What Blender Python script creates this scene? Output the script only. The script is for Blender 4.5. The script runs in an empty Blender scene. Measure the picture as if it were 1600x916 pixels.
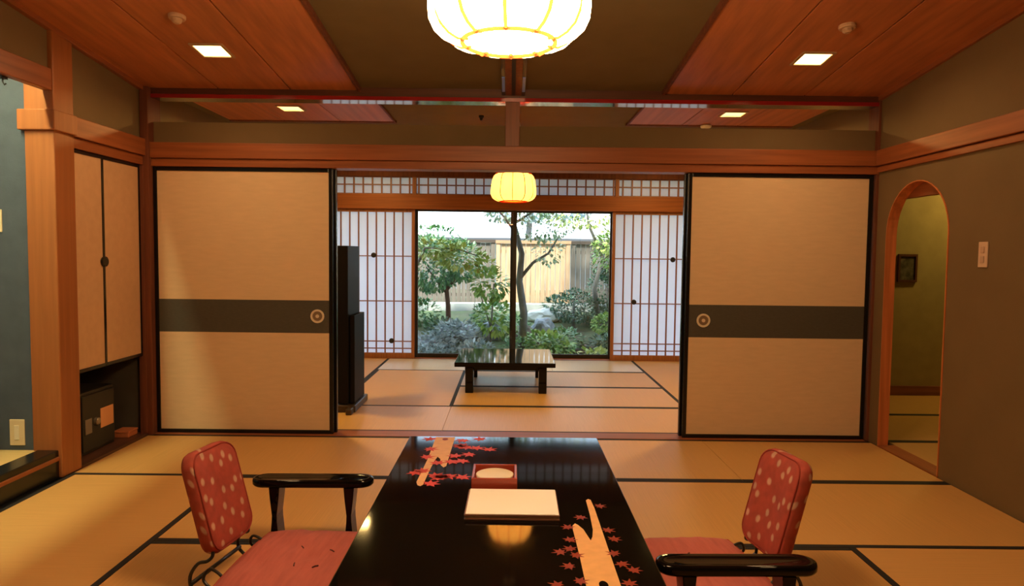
import bpy, bmesh, math, random
from math import pi, sin, cos, radians as R
from mathutils import Matrix, Vector, noise as mnoise

scene = bpy.context.scene
COL = scene.collection
random.seed(7)

# ------------------------------------------------------------------ camera
F_PX, CAM_H = 1080.0, 1.236
cd = bpy.data.cameras.new('camera'); cam = bpy.data.objects.new('camera', cd); COL.objects.link(cam)
cd.sensor_width = 36.0; cd.sensor_fit = 'HORIZONTAL'; cd.lens = F_PX / 1600 * 36.0
cd.clip_start = 0.05; cd.clip_end = 200
cam.matrix_world = (Matrix.Translation((0, 0, CAM_H)) @ Matrix.Rotation(R(-.212), 4, 'Z')
                    @ Matrix.Rotation(pi / 2 - R(3.23), 4, 'X') @ Matrix.Rotation(R(.65), 4, 'Z'))
scene.camera = cam

# ------------------------------------------------------------------ world, sun, exposure
SKY = 5.0
LAMP = (1.0, .60, .27)          # tungsten, seen with a daylight white balance
TUBE = (1.0, .95, .50)           # warm fluorescent tube of the alcove and the side passage
L_PENDANT, L_PENDANT2, W_DOWN, W_DOWN2, L_TUBE, L_NOOK = 52, 120.0, 6.0, 27.0, 250, 75
w = bpy.data.worlds.new('sky'); scene.world = w; w.use_nodes = True
bg = w.node_tree.nodes['Background']
bg.inputs[0].default_value = (.62, .78, 1.0, 1); bg.inputs[1].default_value = SKY
sd = bpy.data.lights.new('sun', 'SUN'); sun = bpy.data.objects.new('sun', sd); COL.objects.link(sun)
sd.energy = 8.0; sd.angle = R(6); sd.color = (1, .93, .80)
sun.rotation_euler = (R(44), 0, R(-24))
scene.view_settings.view_transform = 'Standard'; scene.view_settings.look = 'None'
scene.view_settings.exposure = 0.0; scene.view_settings.gamma = 1.0
scene.view_settings.use_curve_mapping = False

# ------------------------------------------------------------------ materials
MATS = {}
def nodes_of(name):
    m = bpy.data.materials.new(name); m.use_nodes = True
    nt = m.node_tree; return m, nt, nt.nodes['Principled BSDF']
def noise_fac(nt, scale, nscale=1.0, detail=4):
    tc = nt.nodes.new('ShaderNodeTexCoord'); mp = nt.nodes.new('ShaderNodeMapping')
    mp.inputs['Scale'].default_value = scale
    nz = nt.nodes.new('ShaderNodeTexNoise'); nz.inputs['Scale'].default_value = nscale; nz.inputs['Detail'].default_value = detail
    nt.links.new(tc.outputs['Object'], mp.inputs[0]); nt.links.new(mp.outputs[0], nz.inputs['Vector'])
    return nz.outputs['Fac'] if 'Fac' in nz.outputs else nz.outputs[0]
def surf(name, col, rough=.6, var=.0, scale=(8, 8, 8), bump=0, bscale=None, spec=.4, metal=0, coat=0, col2=None):
    if name in MATS: return MATS[name]
    m, nt, p = nodes_of(name)
    p.inputs['Roughness'].default_value = rough; p.inputs['Specular IOR Level'].default_value = spec
    p.inputs['Metallic'].default_value = metal; p.inputs['Coat Weight'].default_value = coat; p.inputs['Coat Roughness'].default_value = .04
    if var or col2:
        f = noise_fac(nt, scale)
        rp = nt.nodes.new('ShaderNodeValToRGB'); rp.color_ramp.elements[0].position = .3; rp.color_ramp.elements[1].position = .7
        a = tuple(c * (1 - var) for c in col) + (1,); b = (tuple(c * (1 + var) for c in col) if not col2 else col2) + (1,)
        rp.color_ramp.elements[0].color = a; rp.color_ramp.elements[1].color = b
        nt.links.new(f, rp.inputs[0]); nt.links.new(rp.outputs[0], p.inputs['Base Color'])
    else: p.inputs['Base Color'].default_value = col + (1,)
    if bump:
        f = noise_fac(nt, bscale or scale)
        b = nt.nodes.new('ShaderNodeBump'); b.inputs['Strength'].default_value = bump; b.inputs['Distance'].default_value = .004
        nt.links.new(f, b.inputs['Height']); nt.links.new(b.outputs[0], p.inputs['Normal'])
    MATS[name] = m; return m
def emit(name, col, strength):
    m = bpy.data.materials.new(name); m.use_nodes = True; nt = m.node_tree; nt.nodes.clear()
    e = nt.nodes.new('ShaderNodeEmission'); o = nt.nodes.new('ShaderNodeOutputMaterial')
    e.inputs[0].default_value = col + (1,); e.inputs[1].default_value = strength
    nt.links.new(e.outputs[0], o.inputs[0]); return m
def wood(name, col, axis, rough=.45, var=.22):
    s = [38, 38, 38]; s['xyz'.index(axis)] = 1.6
    return surf(name, col, rough, var, tuple(s), .12, tuple(v * 2 for v in s))
def paper(name, col, trans):
    m = bpy.data.materials.new(name); m.use_nodes = True; nt = m.node_tree; nt.nodes.clear()
    d = nt.nodes.new('ShaderNodeBsdfDiffuse'); t = nt.nodes.new('ShaderNodeBsdfTranslucent'); mx = nt.nodes.new('ShaderNodeMixShader')
    o = nt.nodes.new('ShaderNodeOutputMaterial'); mx.inputs[0].default_value = trans
    d.inputs[0].default_value = col + (1,); t.inputs[0].default_value = col + (1,)
    nt.links.new(d.outputs[0], mx.inputs[1]); nt.links.new(t.outputs[0], mx.inputs[2]); nt.links.new(mx.outputs[0], o.inputs[0]); return m
def glass(name):
    m = bpy.data.materials.new(name); m.use_nodes = True; nt = m.node_tree; nt.nodes.clear()
    g = nt.nodes.new('ShaderNodeBsdfGlossy'); t = nt.nodes.new('ShaderNodeBsdfTransparent'); mx = nt.nodes.new('ShaderNodeMixShader')
    fr = nt.nodes.new('ShaderNodeFresnel'); fr.inputs[0].default_value = 1.35; g.inputs['Roughness'].default_value = .02
    t.inputs[0].default_value = (.95, .98, .97, 1)
    o = nt.nodes.new('ShaderNodeOutputMaterial')
    nt.links.new(fr.outputs[0], mx.inputs[0]); nt.links.new(t.outputs[0], mx.inputs[1]); nt.links.new(g.outputs[0], mx.inputs[2]); nt.links.new(mx.outputs[0], o.inputs[0]); return m
def foliage_mat(name, c1, c2):
    m, nt, p = nodes_of(name)
    g = nt.nodes.new('ShaderNodeNewGeometry'); rp = nt.nodes.new('ShaderNodeValToRGB')
    rp.color_ramp.elements[0].color = c1 + (1,); rp.color_ramp.elements[1].color = c2 + (1,)
    nt.links.new(g.outputs['Random Per Island'], rp.inputs[0]); nt.links.new(rp.outputs[0], p.inputs['Base Color'])
    p.inputs['Roughness'].default_value = .45; return m
def floral(name):
    m, nt, p = nodes_of(name)
    tc = nt.nodes.new('ShaderNodeTexCoord'); sp = nt.nodes.new('ShaderNodeSeparateXYZ'); cb = nt.nodes.new('ShaderNodeCombineXYZ'); mp = nt.nodes.new('ShaderNodeMapping')
    mp.inputs['Scale'].default_value = (18, 14, 1); mp.inputs['Location'].default_value = (.37, .2, 0); mp.inputs['Rotation'].default_value = (0, 0, .5)
    v = nt.nodes.new('ShaderNodeTexVoronoi'); v.voronoi_dimensions = '2D'; v.inputs['Scale'].default_value = 1.0; v.inputs['Randomness'].default_value = .55
    nt.links.new(tc.outputs['Object'], sp.inputs[0])
    for k in (0, 1):
        ad = nt.nodes.new('ShaderNodeMath'); ad.operation = 'MULTIPLY_ADD'; ad.inputs[1].default_value = (1.0, .75)[k]
        nt.links.new(sp.outputs[0], ad.inputs[0]); nt.links.new(sp.outputs[1 + k], ad.inputs[2]); nt.links.new(ad.outputs[0], cb.inputs[k])
    rp = nt.nodes.new('ShaderNodeValToRGB'); rp.color_ramp.elements[0].position = .13; rp.color_ramp.elements[1].position = .24
    rp.color_ramp.elements[0].color = (.72, .42, .30, 1); rp.color_ramp.elements[1].color = (.50, .062, .036, 1)
    nt.links.new(cb.outputs[0], mp.inputs[0]); nt.links.new(mp.outputs[0], v.inputs['Vector'])
    nt.links.new(v.outputs['Distance'], rp.inputs[0])
    f = noise_fac(nt, (30, 30, 30)); mr = nt.nodes.new('ShaderNodeMix'); mr.data_type = 'RGBA'; mr.blend_type = 'MULTIPLY'; mr.inputs[0].default_value = .55
    nt.links.new(rp.outputs[0], mr.inputs[6]); nt.links.new(f, mr.inputs[7]); 
    bc = nt.nodes.new('ShaderNodeBrightContrast'); bc.inputs[1].default_value = .02
    nt.links.new(mr.outputs[2], bc.inputs[0]); nt.links.new(bc.outputs[0], p.inputs['Base Color'])
    p.inputs['Roughness'].default_value = .8; return m

WOODC = (0.290, 0.086, 0.027)
wood_x = wood('cedar_along_x', WOODC, 'x'); wood_y = wood('cedar_along_y', WOODC, 'y'); wood_z = wood('cedar_along_z', WOODC, 'z')
wood_pillar = wood('pillar_wood', (0.330, 0.112, 0.034), 'z', .45, .12)
wood_dark = wood('dark_red_wood', (0.150, 0.043, 0.018), 'z', .75)
post_m = wood('post_wood', (.20, .060, .020), 'z'); beam_m = wood('beam_wood', (.09, .028, .012), 'x')
plank_m = surf('ceiling_cedar', (0.480, 0.165, 0.064), .5, .20, (22, .35, 22), .2, (44, .7, 44))
plaster = surf('olive_plaster', (0.172, 0.112, 0.050), .9, .05, (4, 4, 4), .2, (140, 140, 140))
plaster_c = surf('ceiling_plaster', (0.155, 0.110, 0.048), .95, .06, (5, 5, 5), .1, (90, 90, 90))
plaster_y = surf('passage_plaster', (.36, .29, .13), .9, .08, (9, 9, 9), .1, (120, 120, 120))
blue_wall = surf('alcove_blue_plaster', (.066, .086, .120), .85, .12, (10, 10, 10), .2, (130, 130, 130))
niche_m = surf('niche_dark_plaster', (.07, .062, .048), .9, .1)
tatami_x = surf('tatami_weave_x', (0.610, 0.348, 0.116), .40, .07, (260, 3, 3), .10, (420, 8, 8), spec=.45)
tatami_y = surf('tatami_weave_y', (0.610, 0.348, 0.116), .50, .07, (3, 260, 3), .10, (8, 420, 8), spec=.45)
sheen_mat = surf('tatami_window_sheen', (.80, .72, .66), .20, .04, (260, 3, 3), .06, (420, 8, 8), spec=.6)  # daylight sheen on the window-side mats, painted in as a paler colour
heri = surf('tatami_border_cloth', (.012, .011, .012), .75)
subfloor = surf('subfloor', (.06, .04, .03), .9, .1)
black_lac = surf('black_lacquer_frame', (.006, .006, .006), .25, spec=.5)
table_lac = surf('table_lacquer', (.0035, .0030, .0030), .06, spec=.22)
fusuma_p = surf('fusuma_paper', (0.720, 0.525, 0.320), .8, .035, (9, 9, 45), .15, (60, 60, 160))
band_m = surf('fusuma_grey_band', (0.075, 0.069, 0.053), .7, .12, (40, 40, 300))
cup_p = surf('cupboard_paper', (0.600, 0.370, 0.204), .8, .04, (20, 20, 20))
red_lac = surf('red_lacquer_rail', (.30, .012, .012), .12, spec=.6, coat=.5)
rail_soffit = surf('rail_soffit_varnish', (.10, .04, .03), .10, spec=.6, coat=.6)
shoji_p = paper('shoji_paper', (.93, .93, .96), .80)
glass_m = glass('window_glass')
metal_glint = surf('metal_daylight_blue', (.14, .28, .95), .4)  # blue stands in for daylight reflected by the metal
pull_m = surf('pull_shell', (.72, .62, .46), .35, spec=.6)
pull_d = surf('pull_inner', (.22, .15, .09), .4)
plate_m = surf('switch_plate', (.62, .45, .33), .5)
plate_w = surf('outlet_plate', (.72, .60, .38), .5)
white_pl = surf('white_plastic', (.75, .72, .66), .5)
dark_pl = surf('dark_plastic', (.02, .02, .022), .4)

# ------------------------------------------------------------------ mesh helpers
class MB:
    def __init__(s): s.v = []; s.f = []
    def box(s, x0, x1, y0, y1, z0, z1):
        n = len(s.v)
        s.v += [(x0, y0, z0), (x1, y0, z0), (x1, y1, z0), (x0, y1, z0), (x0, y0, z1), (x1, y0, z1), (x1, y1, z1), (x0, y1, z1)]
        s.f += [tuple(n + i for i in q) for q in ((0, 3, 2, 1), (4, 5, 6, 7), (0, 1, 5, 4), (1, 2, 6, 5), (2, 3, 7, 6), (3, 0, 4, 7))]
        return s
    def hexa(s, p):                       # eight corners, bottom four then top four
        n = len(s.v); s.v += [tuple(q) for q in p]
        s.f += [tuple(n + i for i in q) for q in ((0, 3, 2, 1), (4, 5, 6, 7), (0, 1, 5, 4), (1, 2, 6, 5), (2, 3, 7, 6), (3, 0, 4, 7))]
        return s
    def prism(s, pts, axis, a0, a1):
        n = len(s.v); k = len(pts)
        def mk(p, a):
            if axis == 'z': return (p[0], p[1], a)
            if axis == 'y': return (p[0], a, p[1])
            return (a, p[0], p[1])
        s.v += [mk(p, a0) for p in pts] + [mk(p, a1) for p in pts]
        s.f += [tuple(n + i for i in range(k))[::-1], tuple(n + k + i for i in range(k))]
        s.f += [(n + i, n + (i + 1) % k, n + k + (i + 1) % k, n + k + i) for i in range(k)]
        return s
    def tube(s, path, r, seg=8, closed=False):
        P = [Vector(p) for p in path]; k = len(P); rr = r if isinstance(r, (list, tuple)) else [r] * k
        n = len(s.v); ref = None
        for i, p in enumerate(P):
            if closed: t = (P[(i + 1) % k] - P[i - 1]).normalized()
            else: t = (P[min(i + 1, k - 1)] - P[max(i - 1, 0)]).normalized()
            if ref is None: ref = Vector((0, 0, 1)) if abs(t.z) < .9 else Vector((1, 0, 0))
            a = (ref - t * ref.dot(t)).normalized(); b = t.cross(a); ref = a
            s.v += [tuple(p + (a * cos(2 * pi * j / seg) + b * sin(2 * pi * j / seg)) * rr[i]) for j in range(seg)]
        for i in range(k if closed else k - 1):
            i2 = (i + 1) % k
            s.f += [(n + i * seg + j, n + i * seg + (j + 1) % seg, n + i2 * seg + (j + 1) % seg, n + i2 * seg + j) for j in range(seg)]
        if not closed:
            s.f += [tuple(n + j for j in range(seg))[::-1], tuple(n + (k - 1) * seg + j for j in range(seg))]
        return s
    def lathe(s, prof, seg=24, c=(0, 0, 0), axis='z', rfun=None, cap=True):
        n = len(s.v)
        for r, h in prof:
            for j in range(seg):
                th = 2 * pi * j / seg; q = r * (rfun(th) if rfun else 1)
                if axis == 'z': s.v.append((c[0] + q * cos(th), c[1] + q * sin(th), c[2] + h))
                elif axis == 'y': s.v.append((c[0] + q * cos(th), c[1] + h, c[2] - q * sin(th)))
                else: s.v.append((c[0] + h, c[1] + q * cos(th), c[2] + q * sin(th)))
        k = len(prof)
        for i in range(k - 1):
            s.f += [(n + i * seg + j, n + i * seg + (j + 1) % seg, n + (i + 1) * seg + (j + 1) % seg, n + (i + 1) * seg + j) for j in range(seg)]
        if cap:
            s.f += [tuple(n + j for j in range(seg))[::-1], tuple(n + (k - 1) * seg + j for j in range(seg))]
        return s
    def curve(s, path, r, seg=8, sub=5):
        P = [Vector(p) for p in path]; P = [2 * P[0] - P[1]] + P + [2 * P[-1] - P[-2]]; out = []
        for i in range(1, len(P) - 2):
            a, b, c, d = P[i - 1:i + 3]
            for k in range(sub):
                t = k / sub; out.append(.5 * (2 * b + (c - a) * t + (2 * a - 5 * b + 4 * c - d) * t * t + (3 * b - a - 3 * c + d) * t ** 3))
        out.append(P[-2]); return s.tube(out, r, seg)
    def build(s, name, m, parent=None, bevel=0, smooth=False, seg=2, **props):
        me = bpy.data.meshes.new(name); me.from_pydata(s.v, [], s.f); me.update()
        bm = bmesh.new(); bm.from_mesh(me); bmesh.ops.recalc_face_normals(bm, faces=bm.faces); bm.to_mesh(me); bm.free()
        o = bpy.data.objects.new(name, me); COL.objects.link(o); me.materials.append(m)
        if parent: o.parent = parent
        if smooth:
            for p in me.polygons: p.use_smooth = True
        if bevel:
            b = o.modifiers.new('bevel', 'BEVEL'); b.width = bevel; b.segments = seg; b.limit_method = 'ANGLE'; b.angle_limit = R(40)
        for k_, v_ in props.items(): o[k_] = v_
        return o
def box(name, m, x0, x1, y0, y1, z0, z1, parent=None, bevel=0, **pr): return MB().box(x0, x1, y0, y1, z0, z1).build(name, m, parent, bevel, **pr)
def struct(o, label=None):
    o['kind'] = 'structure'
    if label: o['label'] = label
    return o
def empty(name, loc=(0, 0, 0), rz=0.0):
    o = bpy.data.objects.new(name, None); COL.objects.link(o); o.location = loc; o.rotation_euler = (0, 0, rz); o.empty_display_size = .05; return o
def tag(o, label, cat, group=None):
    o['label'] = label; o['category'] = cat
    if group: o['group'] = group
    return o
def wire(o, label=None): return struct(o, label)

# ------------------------------------------------------------------ the room: key planes
XL, XR, YP, YB = -2.42, 2.44, 4.62, -0.85
YW = 8.10                                   # window wall of the garden-side room
def HC(y): return 2.299 + .11 * (4.62 - y)  # the sloping ceiling of the front room
H2 = 2.35                                   # ceiling of the garden-side room

# ---- floors with mats
def mats(floor, cells, m=None):
    for x0, x1, y0, y1 in cells:
        g = .0015; along_x = (x1 - x0) >= (y1 - y0)
        a = (x0 + g, x1 - g, y0 + g, y1 - g)
        t = box('tatami_mat', m or (tatami_x if along_x else tatami_y), *a, -.045, 0, floor)
        for s in (0, 1):
            if along_x: b = (a[0], a[1], (a[2] - .0002, a[2] + .027)[0] if s == 0 else a[3] - .027, a[2] + .027 if s == 0 else a[3] + .0002)
            else: b = (a[0] - .0002 if s == 0 else a[1] - .027, a[0] + .027 if s == 0 else a[1] + .0002, a[2], a[3])
            box('border', heri, *b, -.03, .0012, t)
fl = struct(box('floor', subfloor, XL - .6, XR + .1, YB, 4.6, -.12, -.045), 'straw matted floor of the front room with black cloth borders')
mats(fl, [(-2.40, -.55, 3.74, 4.585), (-.55, 1.30, 3.74, 4.585), (1.30, 2.43, 3.74, 4.585),
          (-2.40, -1.50, 1.92, 3.74), (-1.50, .46, 2.88, 3.74), (.46, 2.43, 2.88, 3.74),
          (1.46, 2.43, 1.02, 2.88), (-1.50, -.02, 2.0, 2.88), (-.02, 1.46, 2.0, 2.88),
          (-1.50, .40, 1.1, 2.0), (.40, 1.46, 1.1, 2.0), (-2.40, -1.50, .1, 1.92), (1.46, 2.43, -.82, 1.02),
          (-1.50, .40, .2, 1.1), (.40, 1.46, .2, 1.1), (-1.50, 1.46, -.82, .2), (-2.40, -1.50, -.82, .1)])
fl2 = struct(box('floor', subfloor, -2.5, 2.5, 4.6, YW + .1, -.12, -.045), 'straw matted floor of the garden side room')
mats(fl2, [(-2.30, -.45 + .92 - .93, 4.735, 5.55), (-.46, 1.42, 4.735, 5.55), (1.42, 2.48, 4.735, 5.55),
           (-1.39, -.45, 5.55, 7.24), (-.45, 1.43, 5.55, 6.39), (-.45, 1.43, 6.39, 7.24),
           (-2.48, -1.39, 5.55, 8.05), (1.43, 2.48, 5.55, 8.05)])
mats(fl2, [(-1.39, .47, 7.24, 8.05), (.47, 1.43, 7.24, 8.05)], sheen_mat)
fl3 = struct(box('floor', subfloor, XR + .10, 4.7, 2.6, 6.3, -.12, -.045), 'matted floor of the side passage behind the arch')
mats(fl3, [(2.56, 4.5, 3.0, 3.80), (2.56, 4.5, 3.80, 4.60), (2.56, 4.5, 4.60, 5.40), (2.56, 4.5, 5.40, 6.2)])

# ---- ceiling of the front room
def slab(mb, x0, x1, y0, y1, d0, d1):
    mb.hexa([(x0, y0, HC(y0) + d0), (x1, y0, HC(y0) + d0), (x1, y1, HC(y1) + d0), (x0, y1, HC(y1) + d0),
             (x0, y0, HC(y0) + d1), (x1, y0, HC(y0) + d1), (x1, y1, HC(y1) + d1), (x0, y1, HC(y1) + d1)]); return mb
ceil = struct(slab(MB(), XL - .1, XR + .1, YB, YP + .14, .018, .10).build('ceiling', plaster_c), 'sloping ceiling with plaster centre between cedar boards')
edges = [1.00, 1.455, 1.93, 2.43]
for s in (-1, 1):
    for a, b in zip(edges[:-1], edges[1:]):
        x0, x1 = sorted((s * (a + .004), s * (b - .004)))
        slab(MB(), x0, x1, YB, YP + .005, 0, .03).build('plank', plank_m, ceil, .003)
    slab(MB(), s * 1.0 - .011, s * 1.0 + .011, YB, YP + .005, -.010, .03).build('edge_moulding', wood_dark, ceil, .002)
for s in (-1, 1):
    xx = (XL - .012, XL + .022) if s < 0 else (XR - .022, XR + .012)
    slab(MB(), xx[0], xx[1], YB, YP, -.028, .01).build('cornice_strip', wood_y, ceil, .003)
# ceiling track on the centre line
trk = struct(slab(MB(), -.062, .088, 2.6, YP - .002, -.022, .02).build('trim_1', post_m, None, .002), 'wooden ceiling track with dark grooves')
for i, xx in enumerate((-.052, .012, .076)):
    slab(MB(), xx - .012, xx + .012, 2.7, YP - .02, -.027, .0).build('groove', dark_pl, trk)
    if i != 1:
        slab(MB(), xx - .009, xx + .009, 4.27, 4.52, -.031, -.02).build('metal_plate', metal_glint, trk)

# ---- back wall: nageshi, plaster band, red rail, posts, threshold
wl = struct(box('wall_partition', plaster, -2.5, 2.5, 4.645, 4.735, 1.90, 2.084), 'low plaster band above the sliding doors')
n1 = struct(box('trim_2', wood_x, -2.42, 2.44, 4.590, 4.75, 1.842, 1.944, None, .004), 'long horizontal cedar rail above the sliding doors')
struct(box('trim_3', wood_x, -2.42, 2.44, 4.605, 4.74, 1.789, 1.840, None, .003), 'grooved cedar head rail of the sliding doors')
beam = struct(box('trim_4', beam_m, -2.44, 2.46, 4.615, 4.745, 2.262, 2.42, None, .002), 'dark beam under the ceiling edge')
struct(box('trim_5', red_lac, -2.41, 2.44, 4.612, 4.640, 2.236, 2.262, None, .002), 'glossy red lacquered rail across the room')
struct(box('trim_6', rail_soffit, -2.41, 2.44, 4.640, 4.742, 2.238, 2.262), 'varnished underside of the beam')
struct(box('trim_7', post_m, -.040, .056, 4.606, 4.72, 1.944, 2.236, None, .003), 'short central post between rail and red beam')
for k, (x0, x1) in enumerate(((-2.425, -2.372), (2.424, 2.45))):
    struct(box('trim_%d' % (8 + k), wood_dark, x0, x1, 4.57 if k == 0 else 4.606, 4.74, 0, 2.30, None, .003), 'corner post beside the sliding doors')
struct(box('trim_10', wood_x, -2.38, 2.41, 4.588, 4.733, -.06, .004, None, .002), 'red brown threshold with grooves between the rooms')
# ---- sliding doors
def fusuma(nm, x0, x1, y0, pull_x, label):
    e = empty(nm, ((x0 + x1) / 2, y0, .004)); struct(e, label)
    hw = (x1 - x0) / 2; H = 1.784
    for a, b in ((-hw, -hw + .026), (hw - .026, hw)): box('frame_stile', black_lac, a, b, 0, .030, 0, H, e, .003)
    box('frame_rail', black_lac, -hw + .026, hw - .026, 0, .030, 0, .026, e, .003)
    box('frame_rail', black_lac, -hw + .026, hw - .026, 0, .030, H - .026, H, e, .003)
    box('paper_panel', fusuma_p, -hw + .026, hw - .026, .006, .024, .026, .686, e)
    box('paper_panel', fusuma_p, -hw + .026, hw - .026, .006, .024, .906, H - .026, e)
    box('grey_band', band_m, -hw + .026, hw - .026, .005, .025, .686, .906, e)
    px = pull_x - (x0 + x1) / 2
    pu = MB().lathe([(.046, .0), (.046, -.004), (.034, -.005), (.032, .0)], 24, (px, .005, .80), 'y').build('pull', pull_m, e, smooth=False)
    MB().lathe([(.032, 0), (.032, -.002)], 20, (px, .005, .80), 'y').build('pull_cup', pull_d, pu)
    MB().lathe([(.012, 0), (.012, -.006)], 14, (px, .005, .80), 'y').build('pull_boss', pull_m, pu)
    return e
fusuma('door_1', -2.372, -1.182, 4.622, -1.287, 'pale paper sliding door with grey band beside the cupboard')
fusuma('door_2', 1.182, 2.412, 4.622, 1.306, 'pale paper sliding door with grey band beside the arched doorway')
fusuma('door_3', -2.36, -1.168, 4.668, -1.25, 'second sliding door stacked behind the one by the cupboard')
fusuma('door_4', 1.168, 2.39, 4.668, 1.27, 'second sliding door stacked behind the one by the arch')

# ---- right wall with the arched doorway
AY0, AY1, AS, AT = 3.845, 4.485, 1.385, 1.705
ay = (AY0 + AY1) / 2; ar = (AY1 - AY0) / 2
arch = [(AY0, 0)] + [(ay - ar * cos(pi * k / 20), AS + ar * sin(pi * k / 20)) for k in range(21)] + [(AY1, 0)]
mb = MB()
mb.prism([(YB, -.05), (AY0, -.05)] + arch[1:12] + [(ay, 3.0), (YB, 3.0)], 'x', XR, XR + .05)
mb.prism([(AY1, -.05), (4.75, -.05), (4.75, 2.6), (ay, 3.0)] + arch[11:22][0:11], 'x', XR, XR + .05)
struct(mb.build('wall_right', plaster), 'olive plaster side wall with an arched opening')
inner = [(ay + (p[0] - ay) * .982, p[1] if p[1] < AS + .001 else AS + (p[1] - AS) * .982) for p in arch]
mb = MB(); n = len(arch)
for x in (XR - .006, XR + .062):
    mb.v += [(x, p[0] + (0 if 0 else 0), p[1]) for p in arch] + [(x, p[0], p[1]) for p in inner]
for i in range(n - 1):
    a, b, c, d = i, i + 1, n + i + 1, n + i; o2 = 2 * n
    mb.f += [(a, b, c, d), (o2 + a, o2 + d, o2 + c, o2 + b), (a, o2 + a, o2 + b, b), (d, c, o2 + c, o2 + d)]
struct(mb.build('trim_11', wood('arch_wood', (0.600, 0.189, 0.061), 'z'), None), 'curved cedar lining of the arched doorway')
struct(box('trim_12', wood_y, XR - .006, XR + .11, AY0, AY1, -.05, .006, None, .002), 'wooden sill of the arched doorway')
def rails(nm, x0, x1, y0, y1, lab):
    struct(box(nm, wood_y, x0, x1, y0, y1, 1.850, 1.950, None, .004), lab)
struct(box('trim_13', wood_y, XR - .035, XR + .01, YB, 4.588, 1.842, 1.944, None, .004), 'cedar rail along the wall of the arch')
struct(box('trim_14', wood_y, XR - .018, XR + .01, YB, 4.604, 1.800, 1.838, None, .003), 'narrow lower cedar strip along the wall of the arch')
# side passage
struct(box('trim_27', wood_y, XR + .062, XR + .10, AY0 - .05, AY1 + .05, 1.615, 1.80, None, .003), 'straight cedar lintel behind the arched opening')
struct(box('wall_passage', plaster_y, XR + .09, 4.7, 6.2, 6.3, -.05, 2.4), 'yellow green plaster wall at the end of the passage')
struct(box('wall_passage_side', plaster_y, 4.5, 4.6, 2.6, 6.2, -.05, 2.4))
struct(box('wall_passage_near', plaster_y, XR + .09, 4.7, 2.55, 2.65, -.05, 2.4))
struct(box('ceiling', plaster_c, XR + .09, 4.7, 2.6, 6.3, 2.3, 2.4))
struct(box('baseboard_passage', wood('passage_baseboard', (.26, .09, .045), 'x'), XR + .16, 4.5, 6.175, 6.2, 0, .085, None, .003), 'dark red wooden baseboard of the passage')
# ---- wall behind the camera
struct(box('wall_back', plaster, XL - .2, XR + .2, YB - .1, YB, -.05, 3.1), 'plaster wall behind the viewpoint')

# ---- left wall: pillar, lintel, alcove, cupboard bay
struct(box('trim_15', wood_pillar, -2.562, -2.405, 3.685, 3.855, 0, HC(3.7) + .02, None, .006), 'thick square alcove pillar')
mb = MB(); mb.box(-2.47, -2.43, YB, 3.70, 2.17, 3.0); mb.box(-2.50, -2.43, 3.85, 4.62, 1.94, 2.5); mb.box(-2.50, -2.43, YB, 1.55, -.05, 2.18)
struct(mb.build('wall_left', plaster), 'olive plaster wall above the alcove and cupboard')
struct(box('trim_16', wood_y, -2.462, -2.412, 1.5, 3.69, 2.066, 2.178, None, .004), 'cedar lintel of the alcove')
struct(box('trim_17', wood_y, -2.43, -2.390, 3.84, 4.588, 1.852, 1.962, None, .004), 'cedar rail above the cupboard')
struct(box('trim_18', wood_y, -2.45, -2.408, 3.85, 4.572, 1.792, 1.850, None, .003), 'cedar head strip of the cupboard')
struct(box('trim_19', wood_pillar, -2.585, -2.388, 3.662, 3.86, 1.858, 1.965, None, .005), 'rail collar wrapped round the pillar')
mb = MB(); mb.box(-3.4, -2.555, 3.70, 3.78, .10, 2.9)
struct(mb.build('wall_alcove', blue_wall), 'blue grey end wall of the alcove')
mb = MB(); mb.box(-3.45, -3.38, 1.4, 3.78, .0, 2.9); mb.box(-3.4, -2.45, 1.45, 1.55, 0, 2.9)
struct(mb.build('wall_alcove_back', blue_wall), 'blue grey rear wall of the alcove')
struct(box('ceiling', plank_m, -3.45, -2.46, 1.4, 3.80, 2.72, 2.80))
goza = surf('alcove_mat', (.66, .47, .20), .5, .06, (3, 240, 3))
struct(box('floor', goza, -3.4, -2.535, 1.5, 3.70, .08, .145), 'raised matted floor of the alcove')
struct(box('trim_20', black_lac, -2.540, -2.425, 1.5, 3.69, .115, .150, None, .005), 'black lacquered sill of the alcove')
struct(box('trim_21', wood_y, -2.440, -2.418, 1.5, 3.69, .095, .115, None, .002), 'thin cedar strip below the black alcove sill')
struct(box('trim_22', black_lac, -2.46, -2.424, 1.5, 3.69, .0, .095, None, .002), 'black riser board of the alcove step')
# niche below the cupboard
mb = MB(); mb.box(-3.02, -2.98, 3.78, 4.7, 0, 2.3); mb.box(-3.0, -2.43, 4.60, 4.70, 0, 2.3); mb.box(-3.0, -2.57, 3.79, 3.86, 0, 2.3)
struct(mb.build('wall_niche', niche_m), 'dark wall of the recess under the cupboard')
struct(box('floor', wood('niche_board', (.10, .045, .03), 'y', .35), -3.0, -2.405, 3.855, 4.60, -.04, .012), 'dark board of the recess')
struct(box('trim_23', wood_dark, -2.45, -2.405, 4.560, 4.60, 0, 1.79, None, .002), 'slim post between cupboard and sliding door')

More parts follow.
